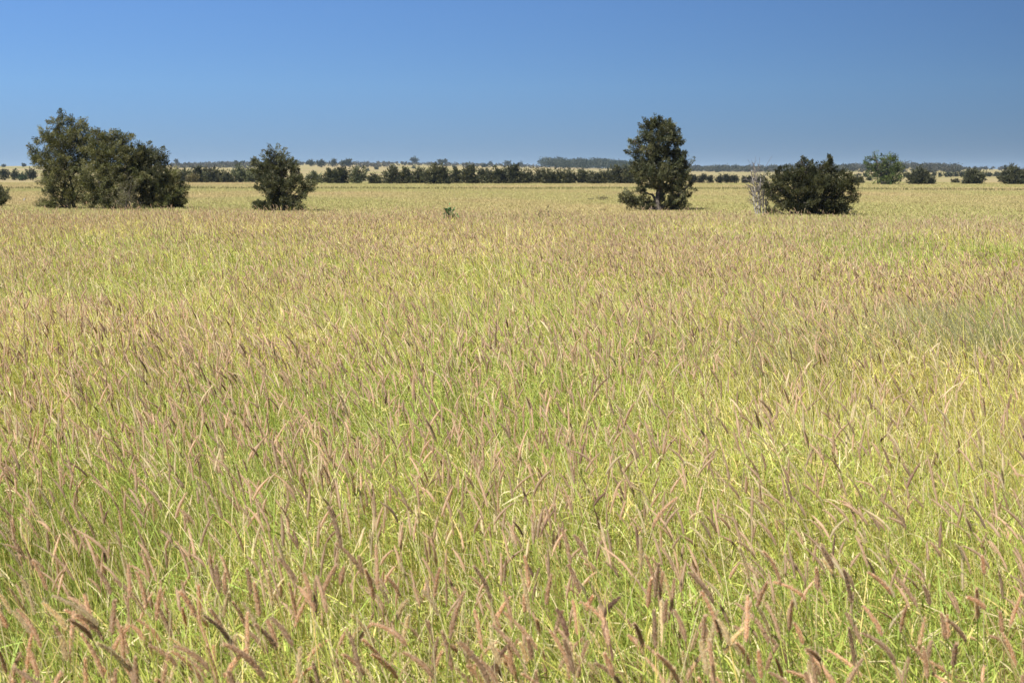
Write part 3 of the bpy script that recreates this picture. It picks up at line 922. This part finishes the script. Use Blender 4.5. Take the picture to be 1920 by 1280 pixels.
# polarised blue: deeper away from the sun and towards the right
tc = nt.nodes.new('ShaderNodeTexCoord'); sx = nt.nodes.new('ShaderNodeSeparateXYZ'); nt.links.new(tc.outputs['Generated'], sx.inputs[0])
mx_ = nt.nodes.new('ShaderNodeMath'); mx_.operation = 'MULTIPLY_ADD'; mx_.inputs[1].default_value = -1.0; mx_.inputs[2].default_value = 1.0
nt.links.new(sx.outputs[0], mx_.inputs[0])
mz_ = nt.nodes.new('ShaderNodeMapRange'); mz_.inputs[1].default_value = 0; mz_.inputs[2].default_value = .13; mz_.inputs[3].default_value = .60; mz_.inputs[4].default_value = 1
nt.links.new(sx.outputs[2], mz_.inputs[0])
mc_ = nt.nodes.new('ShaderNodeClamp'); mc_.inputs[1].default_value = .5; mc_.inputs[2].default_value = 1.5; nt.links.new(mx_.outputs[0], mc_.inputs[0])
mm_ = nt.nodes.new('ShaderNodeMath'); mm_.operation = 'MULTIPLY'; nt.links.new(mc_.outputs[0], mm_.inputs[0]); nt.links.new(mz_.outputs[0], mm_.inputs[1])
vm_ = nt.nodes.new('ShaderNodeVectorMath'); vm_.operation = 'SCALE'; nt.links.new(sky.outputs[0], vm_.inputs[0]); nt.links.new(mm_.outputs[0], vm_.inputs['Scale'])
tm_ = nt.nodes.new('ShaderNodeMapRange'); tm_.inputs[1].default_value = 0; tm_.inputs[2].default_value = .06; nt.links.new(sx.outputs[2], tm_.inputs[0])
ti_ = nt.nodes.new('ShaderNodeMix'); ti_.data_type = 'RGBA'; nt.links.new(tm_.outputs[0], ti_.inputs[0]); ti_.inputs[6].default_value = (.68, .72, .90, 1); ti_.inputs[7].default_value = (.95, 1.0, 1.04, 1)
tv_ = nt.nodes.new('ShaderNodeVectorMath'); tv_.operation = 'MULTIPLY'; nt.links.new(vm_.outputs[0], tv_.inputs[0]); nt.links.new(ti_.outputs[2], tv_.inputs[1])
nt.links.new(tv_.outputs[0], bg.inputs['Color']); bg.inputs['Strength'].default_value = .0515
sun = bpy.data.lights.new('sun', 'SUN'); sun.energy = 5.0; sun.angle = math.radians(.5); sun.color = (1, .95, .87)
so = bpy.data.objects.new('sun', sun); COL.objects.link(so)
from mathutils import Vector
sd = Vector((math.sin(ROT) * math.cos(EL), math.cos(ROT) * math.cos(EL), math.sin(EL)))
so.rotation_euler = (-sd).to_track_quat('-Z', 'Y').to_euler(); so.location = sd * 50

# ------------------------------------------------------------------ camera
cam = bpy.data.cameras.new('camera'); co = bpy.data.objects.new('camera', cam); COL.objects.link(co)
cam.sensor_width = 36; cam.lens = F / W0 * 36; cam.clip_start = .05; cam.clip_end = 20000
cam.dof.use_dof = True; cam.dof.focus_distance = 10; cam.dof.aperture_fstop = 14
co.location = (0, 0, CAM_H); co.rotation_euler = (math.pi / 2 - PITCH, 0, 0)
sc.camera = co
sc.render.resolution_x, sc.render.resolution_y = 1024, 682
sc.view_settings.view_transform = 'Standard'; sc.view_settings.look = 'None'; sc.view_settings.gamma = 1; sc.view_settings.exposure = .90
sc.cycles.use_denoising = True
sc.cycles.volume_bounces = 1
sc.cycles.max_bounces = 8; sc.cycles.diffuse_bounces = 4; sc.cycles.transmission_bounces = 4
